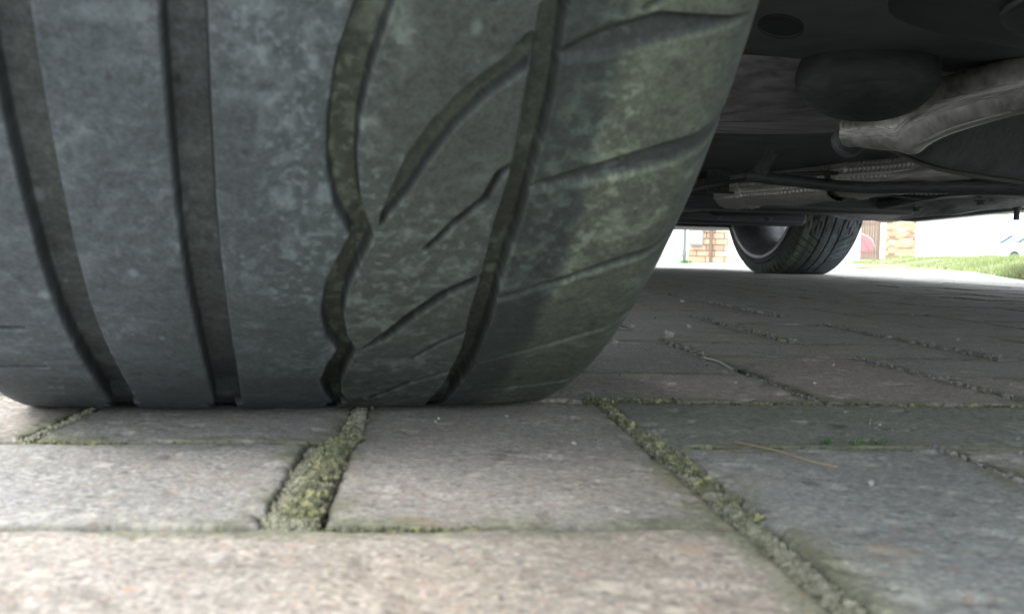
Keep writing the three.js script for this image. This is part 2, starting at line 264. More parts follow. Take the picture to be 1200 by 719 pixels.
function blade(w, h, lean, turn, x, z, seg = 3, y0 = 0) {
  const P = [], I = []; for (let i = 0; i <= seg; i++) { const t = i / seg, ww = w * (1 - t * 0.92) / 2, b = lean * t * t; P.push(-ww, h * t * (1 - 0.25 * lean * t / Math.max(h, 1e-3)), b, ww, h * t * (1 - 0.25 * lean * t / Math.max(h, 1e-3)), b); if (i) { const k = i * 2; I.push(k - 2, k - 1, k, k - 1, k + 1, k); } }
  const g = new THREE.BufferGeometry(); g.setAttribute('position', new THREE.Float32BufferAttribute(P, 3)); g.setIndex(I); g.rotateY(turn); g.translate(x, y0, z); g.computeVertexNormals(); return g;
}
const leafMat = (r, g, b) => new THREE.MeshPhysicalMaterial({ color: new THREE.Color().setRGB(r, g, b), roughness: 0.8, transmission: 0.3, thickness: 0, side: THREE.DoubleSide });
{
  const d = dirOf(998, 519), p = d.multiplyScalar(-EYE / d.y), r = rng(9), gs = [];
  for (let i = 0; i < 46; i++) gs.push(blade(0.0011, 0.002 + 0.003 * r(), 0.002 + 0.002 * r(), r() * 6.28, (r() - 0.5) * 0.026, (r() - 0.5) * 0.005));
  const g = mesh(numbered('grass_tuft'), gs, leafMat(0.07, 0.14, 0.035), scene); g.position.set(p.x, -0.001, p.z); g.rotation.y = -PA; tag(g, 'tiny green grass tuft sprouting from a paver joint under the car', 'grass tuft'); g.userData.kind = 'thing';
  const flat = (px, py, lift) => { const q = dirOf(px, py); q.multiplyScalar((lift - EYE) / q.y); return new THREE.Vector3(q.x, lift, q.z); };
  const straw = std(0.27, 0.21, 0.13, 0.8);
  tag(mesh(numbered('straw_stem'), tube([flat(862, 517, 0.0015), flat(915, 529, 0.002), flat(950, 540, 0.0016), flat(982, 547, 0.0012)], 0.0003, 20, 6), straw, scene), 'thin dry straw stem lying on the grey paver right of the mossy joint', 'straw');
  tag(mesh(numbered('straw_stem'), tube([flat(826, 419, 0.002), flat(842, 423, 0.0045), flat(860, 433, 0.0025)], 0.0008, 16, 6), std(0.4, 0.37, 0.31, 0.8), scene), 'short pale dry stem bent over the gritty joint farther under the car', 'straw');
}

// ---------------------------------------------------------------- the car: wheels
const TR = 0.315, TW = 0.119, DL = 0.008;                // tyre radius, half width, squash at the ground
const drop = x => { const a = Math.abs(x), t = clamp((a - 0.099) / (TW - 0.099)); return 0.2 * a * a + 0.035 * (1 - Math.sqrt(Math.max(0, 1 - t * t))); };
// tread pattern in millimetres: [across, along, half width]
const G3 = [[14.1, 298.4, 4.3], [10.3, 283.2, 4.4], [8.4, 267.9, 4.1], [8.4, 253.9, 4], [10.8, 238.2, 3.7], [15.5, 225.5, 3.2], [12.8, 215.3, 3.4], [9.8, 202.7, 3.5], [9.1, 185.8, 3.5], [11.1, 171.6, 3.4], [15, 160.3, 3.1], [12.9, 148, 3.5], [11.1, 129.9, 3.7], [13, 110.7, 3.2], [18.2, 86.2, 3]];
const BR = [
  [4, [52.5, 290, 2.8], [50.3, 285.3, 2.8], [40.9, 276.5, 2.9], [33.5, 266, 3], [28.1, 254.9, 3.1], [24.4, 243.2, 2.4], [20, 231, 0.7], [16.5, 226, 0.3]],
  [3, [54, 254, 1.2], [50.4, 250.5, 1.2], [47.9, 241.4, 1.2], [41.2, 232.6, 1.2], [34, 220.5, 0.9]],
  [4, [53, 207.5, 1.6], [50.3, 205.4, 1.8], [42.4, 198.5, 1.9], [34.4, 186.5, 2], [25.3, 168.7, 1.9], [20, 162, 0.5], [16, 160.5, 0.2]],
  [2.6, [53.9, 175.3, 0.9], [44.7, 165.9, 1], [37.1, 153, 0.8]],
  [3, [53.5, 140.9, 1.2], [39, 126.2, 1.4], [26.5, 101.1, 1.6]],
  [2.5, [54.6, 112.8, 1], [43, 100.9, 1], [34.5, 86.3, 1]],
  [2.0, [58.5, 286.7, 1.6], [66.6, 289.9, 3.2], [73.8, 292.6, 4.2], [86.7, 297.2, 4.6], [112, 305, 4]],
  [2.0, [60.1, 245.6, 1.8], [75.9, 251.3, 3.1], [90.7, 256.8, 4], [113, 266, 4]],
  [2.2, [60.3, 195.5, 1.5], [70, 201.6, 1.4], [78.3, 206.1, 1.6], [92.5, 214.7, 1.9], [113, 225, 2]],
  [1.5, [62, 149, 0.9], [78, 160.1, 1.1], [92.9, 171, 1.3], [112, 182, 1.5]],
  [1.5, [64, 108, 0.9], [77.7, 113.8, 1.1], [93.3, 119.7, 1.3], [112, 128, 1.5]],
  [3.2, [-116, 171.5, 1.5], [-95, 173, 1.5], [-82, 173.7, 1.2]], [3.2, [-116, 139.5, 1.6], [-97.5, 141.5, 1.6], [-81, 143.1, 1.2]], [1.6, [-116, 206, 1], [-98, 206.5, 1], [-92, 207, 0.8]], [1.6, [-116, 240, 1], [-99, 240.5, 1], [-94, 241, 0.8]], [1.6, [-116, 107, 1.1], [-98, 109, 1.1], [-82, 111, 0.9]]];
function polyDist(pts, x, s) {
  let best = 9; for (let i = 0; i < pts.length - 1; i++) { const [ax, ay, aw] = pts[i], [bx, by, bw] = pts[i + 1], dx = bx - ax, dy = by - ay, t = clamp(((x - ax) * dx + (s - ay) * dy) / (dx * dx + dy * dy)); const d = Math.hypot(x - ax - dx * t, s - ay - dy * t) - mix(aw, bw, t); if (d < best) best = d; } return best;
}
function farTread(x, s) {                                // directional pattern: two straight grooves and swept slanting ones
  const X = x * 1e3, S = s * 1e3, A = Math.abs(X), g = (d, dep) => dep * (1 - sstep(-1.2, 0.5, d)); let d = 0;
  d = Math.max(g(Math.abs(A - 34) - 3, 5), g(Math.abs(X) - 2.5, 5));
  const t = S - 46 * Math.pow(A / 60, 0.8), k = t - Math.round(t / 27) * 27; if (A > 8) d = Math.max(d, g(Math.abs(k) - 2.2 * sstep(8, 40, A), 4.5));
  return d / 1e3;
}
let floorness = 0;
function treadAt(x, s) {                                 // metres in, [depth, floor-ness] out
  let X = x * 1e3, S = s * 1e3; if (S > 300 || S < 92) S = ((S - 160) % 140 + 140) % 140 + 160;
  const w = 1.1; let d = 0, fl = 0; const cut = (dist, dep, ww = w) => { const k = 1 - sstep(-ww, ww > 1.5 ? 0.7 : 0.4, dist); if (k * dep > d) { d = k * dep; fl = sstep(0.86, 0.98, k); } d = Math.min(d, mix(2.2, 9, sstep(88, 118, s * 1e3))); };
  if (X < -50) cut(Math.abs(X + 65.3 - 2.2 * sstep(200, 120, S)) - 4.9, 6.5);
  if (X > -40 && X < -10) cut(Math.abs(X + 28.2 - 2.5 * sstep(240, 130, S)) - 5.1, 6.8);
  if (X > 2 && X < 24) cut(polyDist(G3, X, S), 6);
  if (X > 48 && X < 66) cut(Math.abs(X - 56.2 - 0.7 * Math.sin(S / 19)) - 3.5 - 0.25 * Math.sin(S / 7), 6.4);
  if (X > 20 || X < -76) for (const [dep, ...pts] of BR) { const ys = pts[0][1], ye = pts[pts.length - 1][1]; if (S > Math.min(ys, ye) - 6 && S < Math.max(ys, ye) + 6) cut(polyDist(pts, X, S), dep, X > 57 ? 1.8 : w); }
  floorness = fl; return d / 1e3;
}
function tyreGeo(stepS, stepX, sFrom, sTo, flip) {
  const phis = [], a0 = sFrom / TR, a1 = sTo / TR, da = stepS / TR; for (let a = a0; a < a1; a += da) phis.push(a);
  const n2 = 90; for (let i = 0; i < n2; i++) phis.push(a1 + (2 * Math.PI + a0 - a1) * i / n2);
  const xs = []; const nxs = Math.round(2 * TW / stepX); for (let i = 0; i <= nxs; i++) xs.push(-TW + 2 * TW * i / nxs);
  const side = [[0.1212, 0.274], [0.1225, 0.270], [0.1220, 0.265], [0.119, 0.261], [0.1195, 0.258], [0.116, 0.255], [0.106, 0.252]];
  const prof = [...side.map(p => [-p[0], p[1]]).reverse(), ...xs.map(x => [x, 0]), ...side];
  const np = prof.length, P = [], UV = [], C = [], I = [], edge = side.length;
  for (const a of phis) {
    const ar = a > Math.PI ? a - 2 * Math.PI : a, s = Math.abs(ar) * TR, ca = Math.cos(a), sa = Math.sin(a);
    for (let j = 0; j < np; j++) {
      let [x, r] = prof[j]; let dep = 0; const tread = j >= edge && j < np - edge;
      if (tread) { dep = (flip ? farTread : treadAt)(flip ? -x : x, ar >= 0 ? s : 600 - s > 0 ? 0.6 - s : s); r = TR - drop(x) - dep; }
      let y = -r * ca, z = r * sa; const low = -(TR - DL); let xb = x;
      if (y < low + (tread ? dep : 0)) y = low + (tread ? dep : 0);
      if (!tread) { const k = sstep(-0.20, -0.26, y); xb = x * (1 + 0.02 * k); }
      P.push(xb, y, z); UV.push((x + TW) / (2 * TW), s / 0.4);
      const X = (flip ? -x : x) * 1e3;
      const lr = sstep(-95, 90, X); let c = [mix(0.172, 0.096, lr), mix(0.198, 0.116, lr), mix(0.230, 0.110, lr)], deep = sstep(0.0004, 0.0014, dep);  // lens glare painted into the tread colour: paler and bluer towards the left
      if (tread) {
        const nz = fbm(X / 9, s * 1e3 / 12, 201, 0, 3);
        const dusty = sstep(72, 79, X + 7 * (nz - 0.5)) * (1 - 0.45 * sstep(99, 108, X)); c = c.map((v, q) => mix(v, [0.172, 0.196, 0.150][q], dusty));
        const bare = sstep(59, 61, X) * (1 - sstep(71, 79, X + 7 * (nz - 0.5))); c = c.map((v, q) => mix(v, [0.058, 0.073, 0.066][q], bare * 0.85));
        const mid = sstep(5, 20, X) * (1 - sstep(50, 58, X)); c = c.map((v, q) => mix(v, [0.120, 0.139, 0.130][q], mid));
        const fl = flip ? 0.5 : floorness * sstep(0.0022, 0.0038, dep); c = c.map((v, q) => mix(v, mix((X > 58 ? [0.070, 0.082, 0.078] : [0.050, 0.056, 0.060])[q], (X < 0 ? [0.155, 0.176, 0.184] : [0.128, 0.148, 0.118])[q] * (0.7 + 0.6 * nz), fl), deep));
      } else c = [0.10, 0.105, 0.105];
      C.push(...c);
    }
  }
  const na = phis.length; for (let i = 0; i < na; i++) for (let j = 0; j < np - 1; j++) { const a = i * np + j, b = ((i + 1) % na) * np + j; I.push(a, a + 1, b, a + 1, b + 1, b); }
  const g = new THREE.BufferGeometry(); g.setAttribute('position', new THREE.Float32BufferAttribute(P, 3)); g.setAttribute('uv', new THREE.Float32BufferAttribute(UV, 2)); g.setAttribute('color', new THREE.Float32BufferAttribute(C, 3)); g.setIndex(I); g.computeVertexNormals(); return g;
}
const car = thing('car', 'dark car parked over the block paving, its worn tyre tread and underside close up', 'car', new THREE.Vector3(0, 0, 0));
function rimGeo(sign) {                                  // barrel, lips and five spokes; sign = which side is outward along x
  const pts = [[0.250, -0.112], [0.260, -0.114], [0.262, -0.109], [0.255, -0.104], [0.243, -0.099], [0.236, -0.092], [0.240, -0.082], [0.240, -0.074], [0.226, -0.066], [0.222, -0.05], [0.208, 0.02], [0.216, 0.07], [0.240, 0.098], [0.258, 0.106], [0.260, 0.112], [0.252, 0.113], [0.225, 0.095], [0.21, 0.07], [0.200, 0.02], [0.206, -0.06], [0.236, -0.104], [0.250, -0.112]].map(p => new THREE.Vector2(p[0], p[1]));
  const gs = [new THREE.LatheGeometry(pts, 72).toNonIndexed()];
  for (let k = 0; k < 10; k++) { const b = new RoundedBoxGeometry(0.03, 0.022, 0.165, 2, 0.006); b.translate(0, 0.078, 0.135); b.rotateY(k * Math.PI / 5); gs.push(b); }
  const hub = new THREE.CylinderGeometry(0.065, 0.075, 0.05, 32).toNonIndexed(); hub.translate(0, 0.07, 0); gs.push(hub);
  const g = mergeGeometries(gs); g.rotateZ(-sign * Math.PI / 2); return g;
}
function wheel(x, z, sign, tg) {
  const w = new THREE.Group(); w.name = 'wheel'; w.position.set(x, TR - DL + groundY(x, z), z); car.add(w);
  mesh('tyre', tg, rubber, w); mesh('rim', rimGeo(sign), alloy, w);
  const disc = [new THREE.CylinderGeometry(0.15, 0.15, 0.024, 48), new THREE.CylinderGeometry(0.075, 0.08, 0.06, 32)]; const g = mergeGeometries(disc); g.rotateZ(Math.PI / 2); g.translate(-sign * -0.02, 0, 0);
  mesh('brake_disc', g, castIron, w);
  mesh('brake_caliper', box(0.09, 0.12, 0.05, sign * 0.015, 0.02, -0.15, 0.012), castIron, w);
  return w;
}
const NZ = -0.495, FX = 1.64, FZ = -3.12, NX = 0.006;
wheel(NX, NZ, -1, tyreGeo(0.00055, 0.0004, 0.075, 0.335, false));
const farTyre = tyreGeo(0.0016, 0.0012, 0.0, 0.30, true); farTyre.scale(0.9, 1, 1);
wheel(FX, FZ, 1, farTyre);
wheel(NX, FZ, -1, farTyre); wheel(FX, NZ, 1, farTyre);

// ---------------------------------------------------------------- the car: body and everything hanging under it
{
  const X0 = -0.135, X1 = FX + 0.115, ZR = 0.30, ZF = -3.93, arch = 0.365;
  const side = new THREE.Shape(); side.moveTo(ZR - 0.02, 0.36);   // side view: along = z, up = y
  side.lineTo(ZR, 0.55); side.lineTo(ZR - 0.08, 0.95); side.lineTo(ZR - 0.45, 1.02); side.lineTo(-0.55, 1.42); side.lineTo(-1.7, 1.46); side.lineTo(-2.55, 1.0); side.lineTo(-3.5, 0.86); side.lineTo(ZF + 0.05, 0.66); side.lineTo(ZF, 0.30); side.lineTo(ZF + 0.1, 0.19);
  side.lineTo(FZ - arch, 0.19); side.absarc(FZ, 0.31, arch, Math.PI + 0.33, -0.34, true); side.lineTo(-2.55, 0.176); side.lineTo(-1.0, 0.24); side.lineTo(NZ - arch, 0.20); side.absarc(NZ, 0.31, arch, Math.PI + 0.3, -0.25, true); side.lineTo(ZR - 0.02, 0.36);
  const sg = () => { const g = new THREE.ExtrudeGeometry(side, { depth: 0.035, bevelEnabled: true, bevelThickness: 0.008, bevelSize: 0.006, bevelSegments: 2, curveSegments: 24 }); g.rotateY(-Math.PI / 2); return g; };
  const L = sg(); L.translate(X0 + 0.045, 0, 0); mesh('body_side', L, carPaint, car); const Rr = sg(); Rr.translate(X1, 0, 0); mesh('body_side', Rr, carPaint, car);
  const W = X1 - X0, cx = (X0 + X1) / 2;
  // skin between the sides
  const skin = [[ZR - 0.01, 0.5], [ZR - 0.08, 0.95], [ZR - 0.45, 1.01], [-0.55, 1.41], [-1.7, 1.45], [-2.55, 0.99], [-3.5, 0.85], [ZF + 0.05, 0.65], [ZF + 0.005, 0.32]], P = [];
  for (let i = 0; i < skin.length - 1; i++) { const [a, b] = skin[i], [c, d] = skin[i + 1]; const l = Math.hypot(c - a, d - b), g = new THREE.BoxGeometry(W - 0.08, 0.02, l); g.rotateX(Math.atan2(d - b, -(c - a)) ); g.translate(cx, (b + d) / 2, (a + c) / 2); P.push(g); }
  mesh('body_shell', P, carPaint, car);
  mesh('floor_pan', [box(W - 0.12, 0.02, 2.05, cx, 0.262, -1.62), box(W - 0.12, 0.02, 0.9, cx, 0.262, -3.45), box(W - 0.42 - 0.1, 0.02, 0.75, cx, 0.385, -0.12)], underseal, car);
  // wheel wells
  const linerMat = new THREE.MeshStandardMaterial({ color: new THREE.Color().setRGB(0.03, 0.03, 0.033), roughness: 0.8, side: THREE.DoubleSide }); for (const [x, z, s] of [[NX, NZ, 1], [FX, NZ, -1], [NX, FZ, 1], [FX, FZ, -1]]) { const g = new THREE.CylinderGeometry(arch + 0.006, arch + 0.006, 0.30, 40, 1, true, 0, Math.PI); g.rotateX(0); g.rotateZ(Math.PI / 2); g.rotateX(Math.PI / 2 * 0); g.translate(x + s * 0.03, 0.32, z); mesh('wheel_arch_liner', g, linerMat, car); }
  // bumpers
  mesh('rear_bumper', [box(W - 0.05, 0.26, 0.05, cx, 0.50, ZR - 0.03, 0.02), box(W - 0.1, 0.03, 0.3, cx, 0.365, ZR - 0.17, 0.012)], carPaint, car);
  mesh('front_bumper', [box(W - 0.05, 0.2, 0.06, cx, 0.27, ZF + 0.04, 0.02), box(W - 0.12, 0.02, 0.55, cx, 0.172, ZF + 0.32, 0.008)], plastic, car);
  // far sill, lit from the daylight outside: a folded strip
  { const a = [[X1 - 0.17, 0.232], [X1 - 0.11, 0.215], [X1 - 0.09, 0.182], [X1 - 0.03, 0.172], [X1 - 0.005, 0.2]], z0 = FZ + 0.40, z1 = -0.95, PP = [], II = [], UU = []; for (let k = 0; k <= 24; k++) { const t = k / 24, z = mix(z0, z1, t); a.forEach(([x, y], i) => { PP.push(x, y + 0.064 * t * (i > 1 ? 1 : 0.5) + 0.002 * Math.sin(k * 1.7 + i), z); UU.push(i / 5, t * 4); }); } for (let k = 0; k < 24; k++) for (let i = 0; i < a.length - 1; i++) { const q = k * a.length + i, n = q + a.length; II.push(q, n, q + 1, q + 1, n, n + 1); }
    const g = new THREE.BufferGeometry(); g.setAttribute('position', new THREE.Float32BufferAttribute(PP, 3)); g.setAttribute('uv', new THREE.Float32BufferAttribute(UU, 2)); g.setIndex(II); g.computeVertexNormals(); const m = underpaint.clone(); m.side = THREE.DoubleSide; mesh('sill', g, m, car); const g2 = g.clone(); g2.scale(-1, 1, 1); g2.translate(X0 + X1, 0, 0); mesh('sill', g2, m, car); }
  // rear axle subframe: broad rounded casting right above the camera, with an oval opening
  const sub = superbox(0.50, 0.075, 0.25, 3.2, 64); sub.translate(0.86, 0.302, -0.56); mesh('rear_subframe', sub, plastic, car);
  { const lip = new THREE.TorusGeometry(1, 0.06, 8, 60); lip.rotateX(Math.PI / 2); lip.scale(0.40, 0.08, 0.19); lip.translate(0.88, 0.236, -0.56); mesh('subframe_seam', lip, plastic, car); }
  { const p = at(915, 32, 0.74), h = new THREE.TorusGeometry(0.0128, 0.0004, 8, 36); h.scale(1.25, 1, 1); const hm = mesh('drain_hole', [h, new THREE.CircleGeometry(0.013, 32).scale(1.25, 1, 1).translate(0, 0, -0.002)], std(0.012, 0.012, 0.014, 0.9, { side: THREE.DoubleSide }), car); hm.position.copy(p); hm.rotation.set(1.25, -0.3, 0.4); }
  // differential drum
  const dp = at(1016, 84, 0.97), df = superbox(0.066, 0.046, 0.06, 2.2); df.translate(dp.x, dp.y, dp.z); mesh('differential', df, std(0.05, 0.058, 0.062, 0.65, { map: grimeMap, bumpMap: grimeBump, bumpScale: 0.001 }), car);
  // fuel tank
  const ft = superbox(0.42, 0.085, 0.2, 3.0, 64); { const u = ft.attributes.uv; for (let i = 0; i < u.count; i++) u.setXY(i, u.getX(i) * 4, u.getY(i) * 2); } ft.translate(0.40, 0.296, -1.08); mesh('fuel_tank', ft, std(0.40, 0.39, 0.43, 0.6, { map: grimeMap, bumpMap: grimeBump, bumpScale: 0.001 }), car);
  // pressed steel control arm: a channel swept along a curve
  { const path = new THREE.CatmullRomCurve3([at(999, 156, 1.06), at(1030, 154, 1.04), at(1065, 144, 1.02), at(1100, 128, 1.0), at(1150, 112, 0.97), at(1215, 96, 0.94), at(1300, 76, 0.9)]);
    const n = 60, PP = [], II = [], UU = [], sec = 14; const fr = path.computeFrenetFrames(n);
    for (let i = 0; i <= n; i++) { const t = i / n, p = path.getPoint(t), tg = path.getTangent(t), sx = new THREE.Vector3().crossVectors(tg, new THREE.Vector3(0, 1, 0)).normalize(), sy = new THREE.Vector3().crossVectors(sx, tg);
      const hh = mix(0.015, 0.025, sstep(0.05, 0.36, t)), ww = 0.028;
      for (let k = 0; k < sec; k++) { const a = k / sec * 2 * Math.PI, c = Math.cos(a), s = Math.sin(a), q = Math.pow(c ** 4 + s ** 4, -0.25); const v = p.clone().addScaledVector(sx, c * q * ww).addScaledVector(sy, s * q * hh - 0.006 * Math.exp(-(((t - 0.3) / 0.05) ** 2))); PP.push(v.x, v.y, v.z); UU.push(t * 1.2, k / sec * 0.5); } }
    for (let i = 0; i < n; i++) for (let k = 0; k < sec; k++) { const a = i * sec + k, b = i * sec + (k + 1) % sec; II.push(a, b, a + sec, b, b + sec, a + sec); }
    const cA = PP.length / 3; const p0 = path.getPoint(0); PP.push(p0.x, p0.y, p0.z); UU.push(0, 0); for (let k = 0; k < sec; k++) II.push(cA, (k + 1) % sec, k);
    const g = new THREE.BufferGeometry(); g.setAttribute('position', new THREE.Float32BufferAttribute(PP, 3)); g.setAttribute('uv', new THREE.Float32BufferAttribute(UU, 2)); g.setIndex(II); g.computeVertexNormals(); const arm = mesh('control_arm', g, steel, car);
    const lip = []; for (let i = 0; i <= 12; i++) lip.push(path.getPoint(0.10 + 0.62 * i / 12).add(new THREE.Vector3(0, -0.021 + 0.006 * (i < 3 ? 1 : 0), 0.02))); mesh('arm_flange', tube(lip, 0.0022, 40, 6), steel, arm); const bu = new THREE.CylinderGeometry(0.015, 0.017, 0.04, 20); bu.rotateX(1.2); const bp2 = at(1003, 158, 1.06); bu.translate(bp2.x, bp2.y, bp2.z); mesh('arm_bush', bu, castIron, arm); }
  // plastic tray on the right with the light along its lower edge painted as a paler lip
  { const PP = [], II = [], UU = [], nu = 24, nv = 10; const A = [at(1040, 172, 1.62), at(1085, 192, 1.5), at(1140, 204, 1.4), at(1215, 214, 1.28), at(1330, 222, 1.15)]; const cv = new THREE.CatmullRomCurve3(A);
    for (let i = 0; i <= nu; i++) { const p = cv.getPoint(i / nu); for (let k = 0; k <= nv; k++) { const t = k / nv; const out = t < 0.25 ? t / 0.25 : 1, up = t < 0.25 ? 0.018 * (1 - Math.sqrt(1 - out * out)) * 1 : 0.018 + (t - 0.25) * 0.17; PP.push(p.x - 0.02 * out * 0 - (t - 0) * 0.02, p.y + up, p.z + 0.03 * out + t * 0.10); UU.push(i / 8, t); } }
    for (let i = 0; i < nu; i++) for (let k = 0; k < nv; k++) { const a = i * (nv + 1) + k, b = a + nv + 1; II.push(a, b, a + 1, a + 1, b, b + 1); }
    const g = new THREE.BufferGeometry(); g.setAttribute('position', new THREE.Float32BufferAttribute(PP, 3)); g.setAttribute('uv', new THREE.Float32BufferAttribute(UU, 2)); g.setIndex(II); g.computeVertexNormals(); const m = plastic.clone(); m.side = THREE.DoubleSide; mesh('side_tray', g, m, car);
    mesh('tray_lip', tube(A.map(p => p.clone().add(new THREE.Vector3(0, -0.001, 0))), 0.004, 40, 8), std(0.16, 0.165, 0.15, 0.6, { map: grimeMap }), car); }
  // exhaust under an embossed foil heat shield
  function shield(p0, p1, r, n = 260, k = 90, arc = [0, Math.PI * 2]) {
    const ax = p1.clone().sub(p0), L = ax.length(); ax.normalize(); const sx = new THREE.Vector3().crossVectors(ax, new THREE.Vector3(0, 1, 0)).normalize(), sy = new THREE.Vector3().crossVectors(sx, ax), PP = [], II = [];
    for (let i = 0; i <= n; i++) for (let j = 0; j <= k; j++) { const s = i / n * L, a = mix(arc[0], arc[1], j / k), q = a * r; const u = s / 0.0125, v = q / 0.011, row = Math.round(v), off = (row & 1) * 0.5, du = u - off - Math.round(u - off), dv = v - row, dim = Math.exp(-(du * du + dv * dv) * 9); const rr = r + 0.0032 * dim + 0.002 * Math.sin(s * 31) - (Math.abs(s / L - 0.5) < 0.012 ? -0.004 : 0); const c = p0.clone().addScaledVector(ax, s).addScaledVector(sx, Math.cos(a) * rr).addScaledVector(sy, Math.sin(a) * rr); PP.push(c.x, c.y, c.z); }
    for (let i = 0; i < n; i++) for (let j = 0; j < k; j++) { const a = i * (k + 1) + j, b = a + k + 1; II.push(a, a + 1, b, a + 1, b + 1, b); }
    const g = new THREE.BufferGeometry(); g.setAttribute('position', new THREE.Float32BufferAttribute(PP, 3)); g.setIndex(II); g.computeVertexNormals(); return g;
  }
  const foil2 = foil.clone(); foil2.side = THREE.DoubleSide;
  mesh('heat_shield', shield(at(800, 229, 2.62), at(985, 213, 2.06), 0.038, 340), foil2, car);
  mesh('heat_shield', shield(at(925, 212, 2.25), at(1118, 197, 1.78), 0.040), foil2, car);
  mesh('exhaust_pipe', tube([at(800, 229, 2.6), at(860, 224, 2.45), at(990, 213, 2.05), at(1120, 200, 1.72), at(1300, 180, 1.4)], 0.016, 60, 16), steel, car);
  mesh('pipe_clamp', [0, 1].map(k => { const p = k ? at(940, 210, 2.2) : at(866, 223.5, 2.42); const g = new THREE.TorusGeometry(k ? 0.043 : 0.041, 0.004, 8, 40); g.rotateY(0.6 + 1.0); g.translate(p.x, p.y, p.z); return g; }), steel, car);
  // dark shafts and lines running under it
  mesh('drive_shaft', tube([at(878, 206, 2.0), at(930, 212, 1.95), at(1000, 219, 1.9), at(1080, 219, 1.8), at(1230, 219, 1.6)], 0.011, 50, 12), castIron, car);
  mesh('anti_roll_bar', tube([at(800, 246, 2.9), at(880, 247, 2.8), at(960, 245, 2.7), at(1040, 238, 2.5), at(1110, 224, 2.3), at(1230, 222, 2.0)], 0.014, 60, 12), castIron, car);
  mesh('brake_line', [tube([at(800, 225, 2.1), at(850, 214, 2.1), at(900, 207, 2.1), at(950, 203, 2.05), at(1100, 209, 1.9), at(1220, 212, 1.6)], 0.004, 50, 8), tube([at(980, 228, 2.3), at(1040, 229, 2.3), at(1090, 233, 2.3), at(1118, 226, 2.3), at(1150, 230, 2.2)], 0.003, 40, 6)], castIron, car);
  mesh('gearbox_crossmember', [box(1.35, 0.05, 0.16, 0.86, 0.20, -2.35, 0.015), box(1.2, 0.05, 0.10, 0.86, 0.178, -2.72, 0.02)], castIron, car);
  { const a = at(868, 240, 3.0); const g = superbox(0.10, 0.05, 0.12, 3); g.translate(a.x - 0.05, 0.215, a.z); const g2 = superbox(0.05, 0.04, 0.06, 2.4); g2.translate(a.x - 0.3, 0.195, a.z + 0.15); mesh('gearbox_sump', [g, g2], castIron, car); }
  mesh('support_strap', [box(0.022, 0.045, 0.004, 0, 0, 0)], castIron, car).position.copy(at(898, 190, 1.75)); car.children[car.children.length - 1].rotation.set(0, -0.4, -0.5);
  { const A = [at(950, 250, 3.0), at(1020, 259, 2.95), at(1110, 251, 2.55), at(1215, 241, 2.2)], B = [at(960, 240, 3.0), at(1040, 240, 2.8), at(1140, 229, 2.4), at(1215, 226, 2.1)], PP = [], II = [], UU = [], ca = new THREE.CatmullRomCurve3(A), cb = new THREE.CatmullRomCurve3(B); for (let i = 0; i <= 24; i++) for (let k = 0; k < 5; k++) { const p = ca.getPoint(i / 24).lerp(cb.getPoint(i / 24), k / 4); p.y += 0.003 * Math.sin(i * 0.9) * Math.sin(k * 1.5 + i * 0.3); PP.push(p.x, p.y, p.z); UU.push(i / 10, k / 8); } for (let i = 0; i < 24; i++) for (let k = 0; k < 4; k++) { const a = i * 5 + k; II.push(a, a + 1, a + 5, a + 1, a + 6, a + 5); }
    const g = new THREE.BufferGeometry(); g.setAttribute('position', new THREE.Float32BufferAttribute(PP, 3)); g.setAttribute('uv', new THREE.Float32BufferAttribute(UU, 2)); g.setIndex(II); g.computeVertexNormals(); const m = underpaint.clone(); m.side = THREE.DoubleSide; mesh('floor_brace', g, m, car); }
  { const p = at(1192, 250, 2.3); mesh('drain_plug', [new THREE.CylinderGeometry(0.006, 0.007, 0.03, 12).translate(0, 0.0, 0), new THREE.CylinderGeometry(0.011, 0.009, 0.008, 12).translate(0, 0.012, 0)], castIron, car).position.copy(p); }
  const bolt = (p, r, nx, nz) => { const g = mergeGeometries([new THREE.CylinderGeometry(r, r, r * 0.9, 6).toNonIndexed(), new THREE.CylinderGeometry(r * 1.6, r * 1.6, r * 0.35, 20).translate(0, r * 0.5, 0).toNonIndexed()]); const m = mesh('bolt', g, castIron, car); m.position.copy(p); m.rotation.set(nx, 0, nz); };
  for (const [px, py, d] of [[1010, 252, 2.7], [1075, 246, 2.5], [1150, 238, 2.25], [840, 256, 2.7], [900, 257, 2.65], [960, 256, 2.6]]) bolt(at(px, py, d), 0.009, 0, 0);
  mesh('mounting_bracket', [box(0.05, 0.05, 0.004, 0, 0, 0), box(0.05, 0.004, 0.03, 0, -0.025, 0.015)], castIron, car).position.copy(at(842, 212, 2.2));
  // brake and steering pieces by the far wheel
  const kw = mesh('steering_knuckle', [box(0.05, 0.14, 0.06, FX - 0.13, 0.29, FZ, 0.015), box(0.34, 0.035, 0.05, FX - 0.30, 0.205, FZ + 0.03, 0.015)], castIron, car);
}

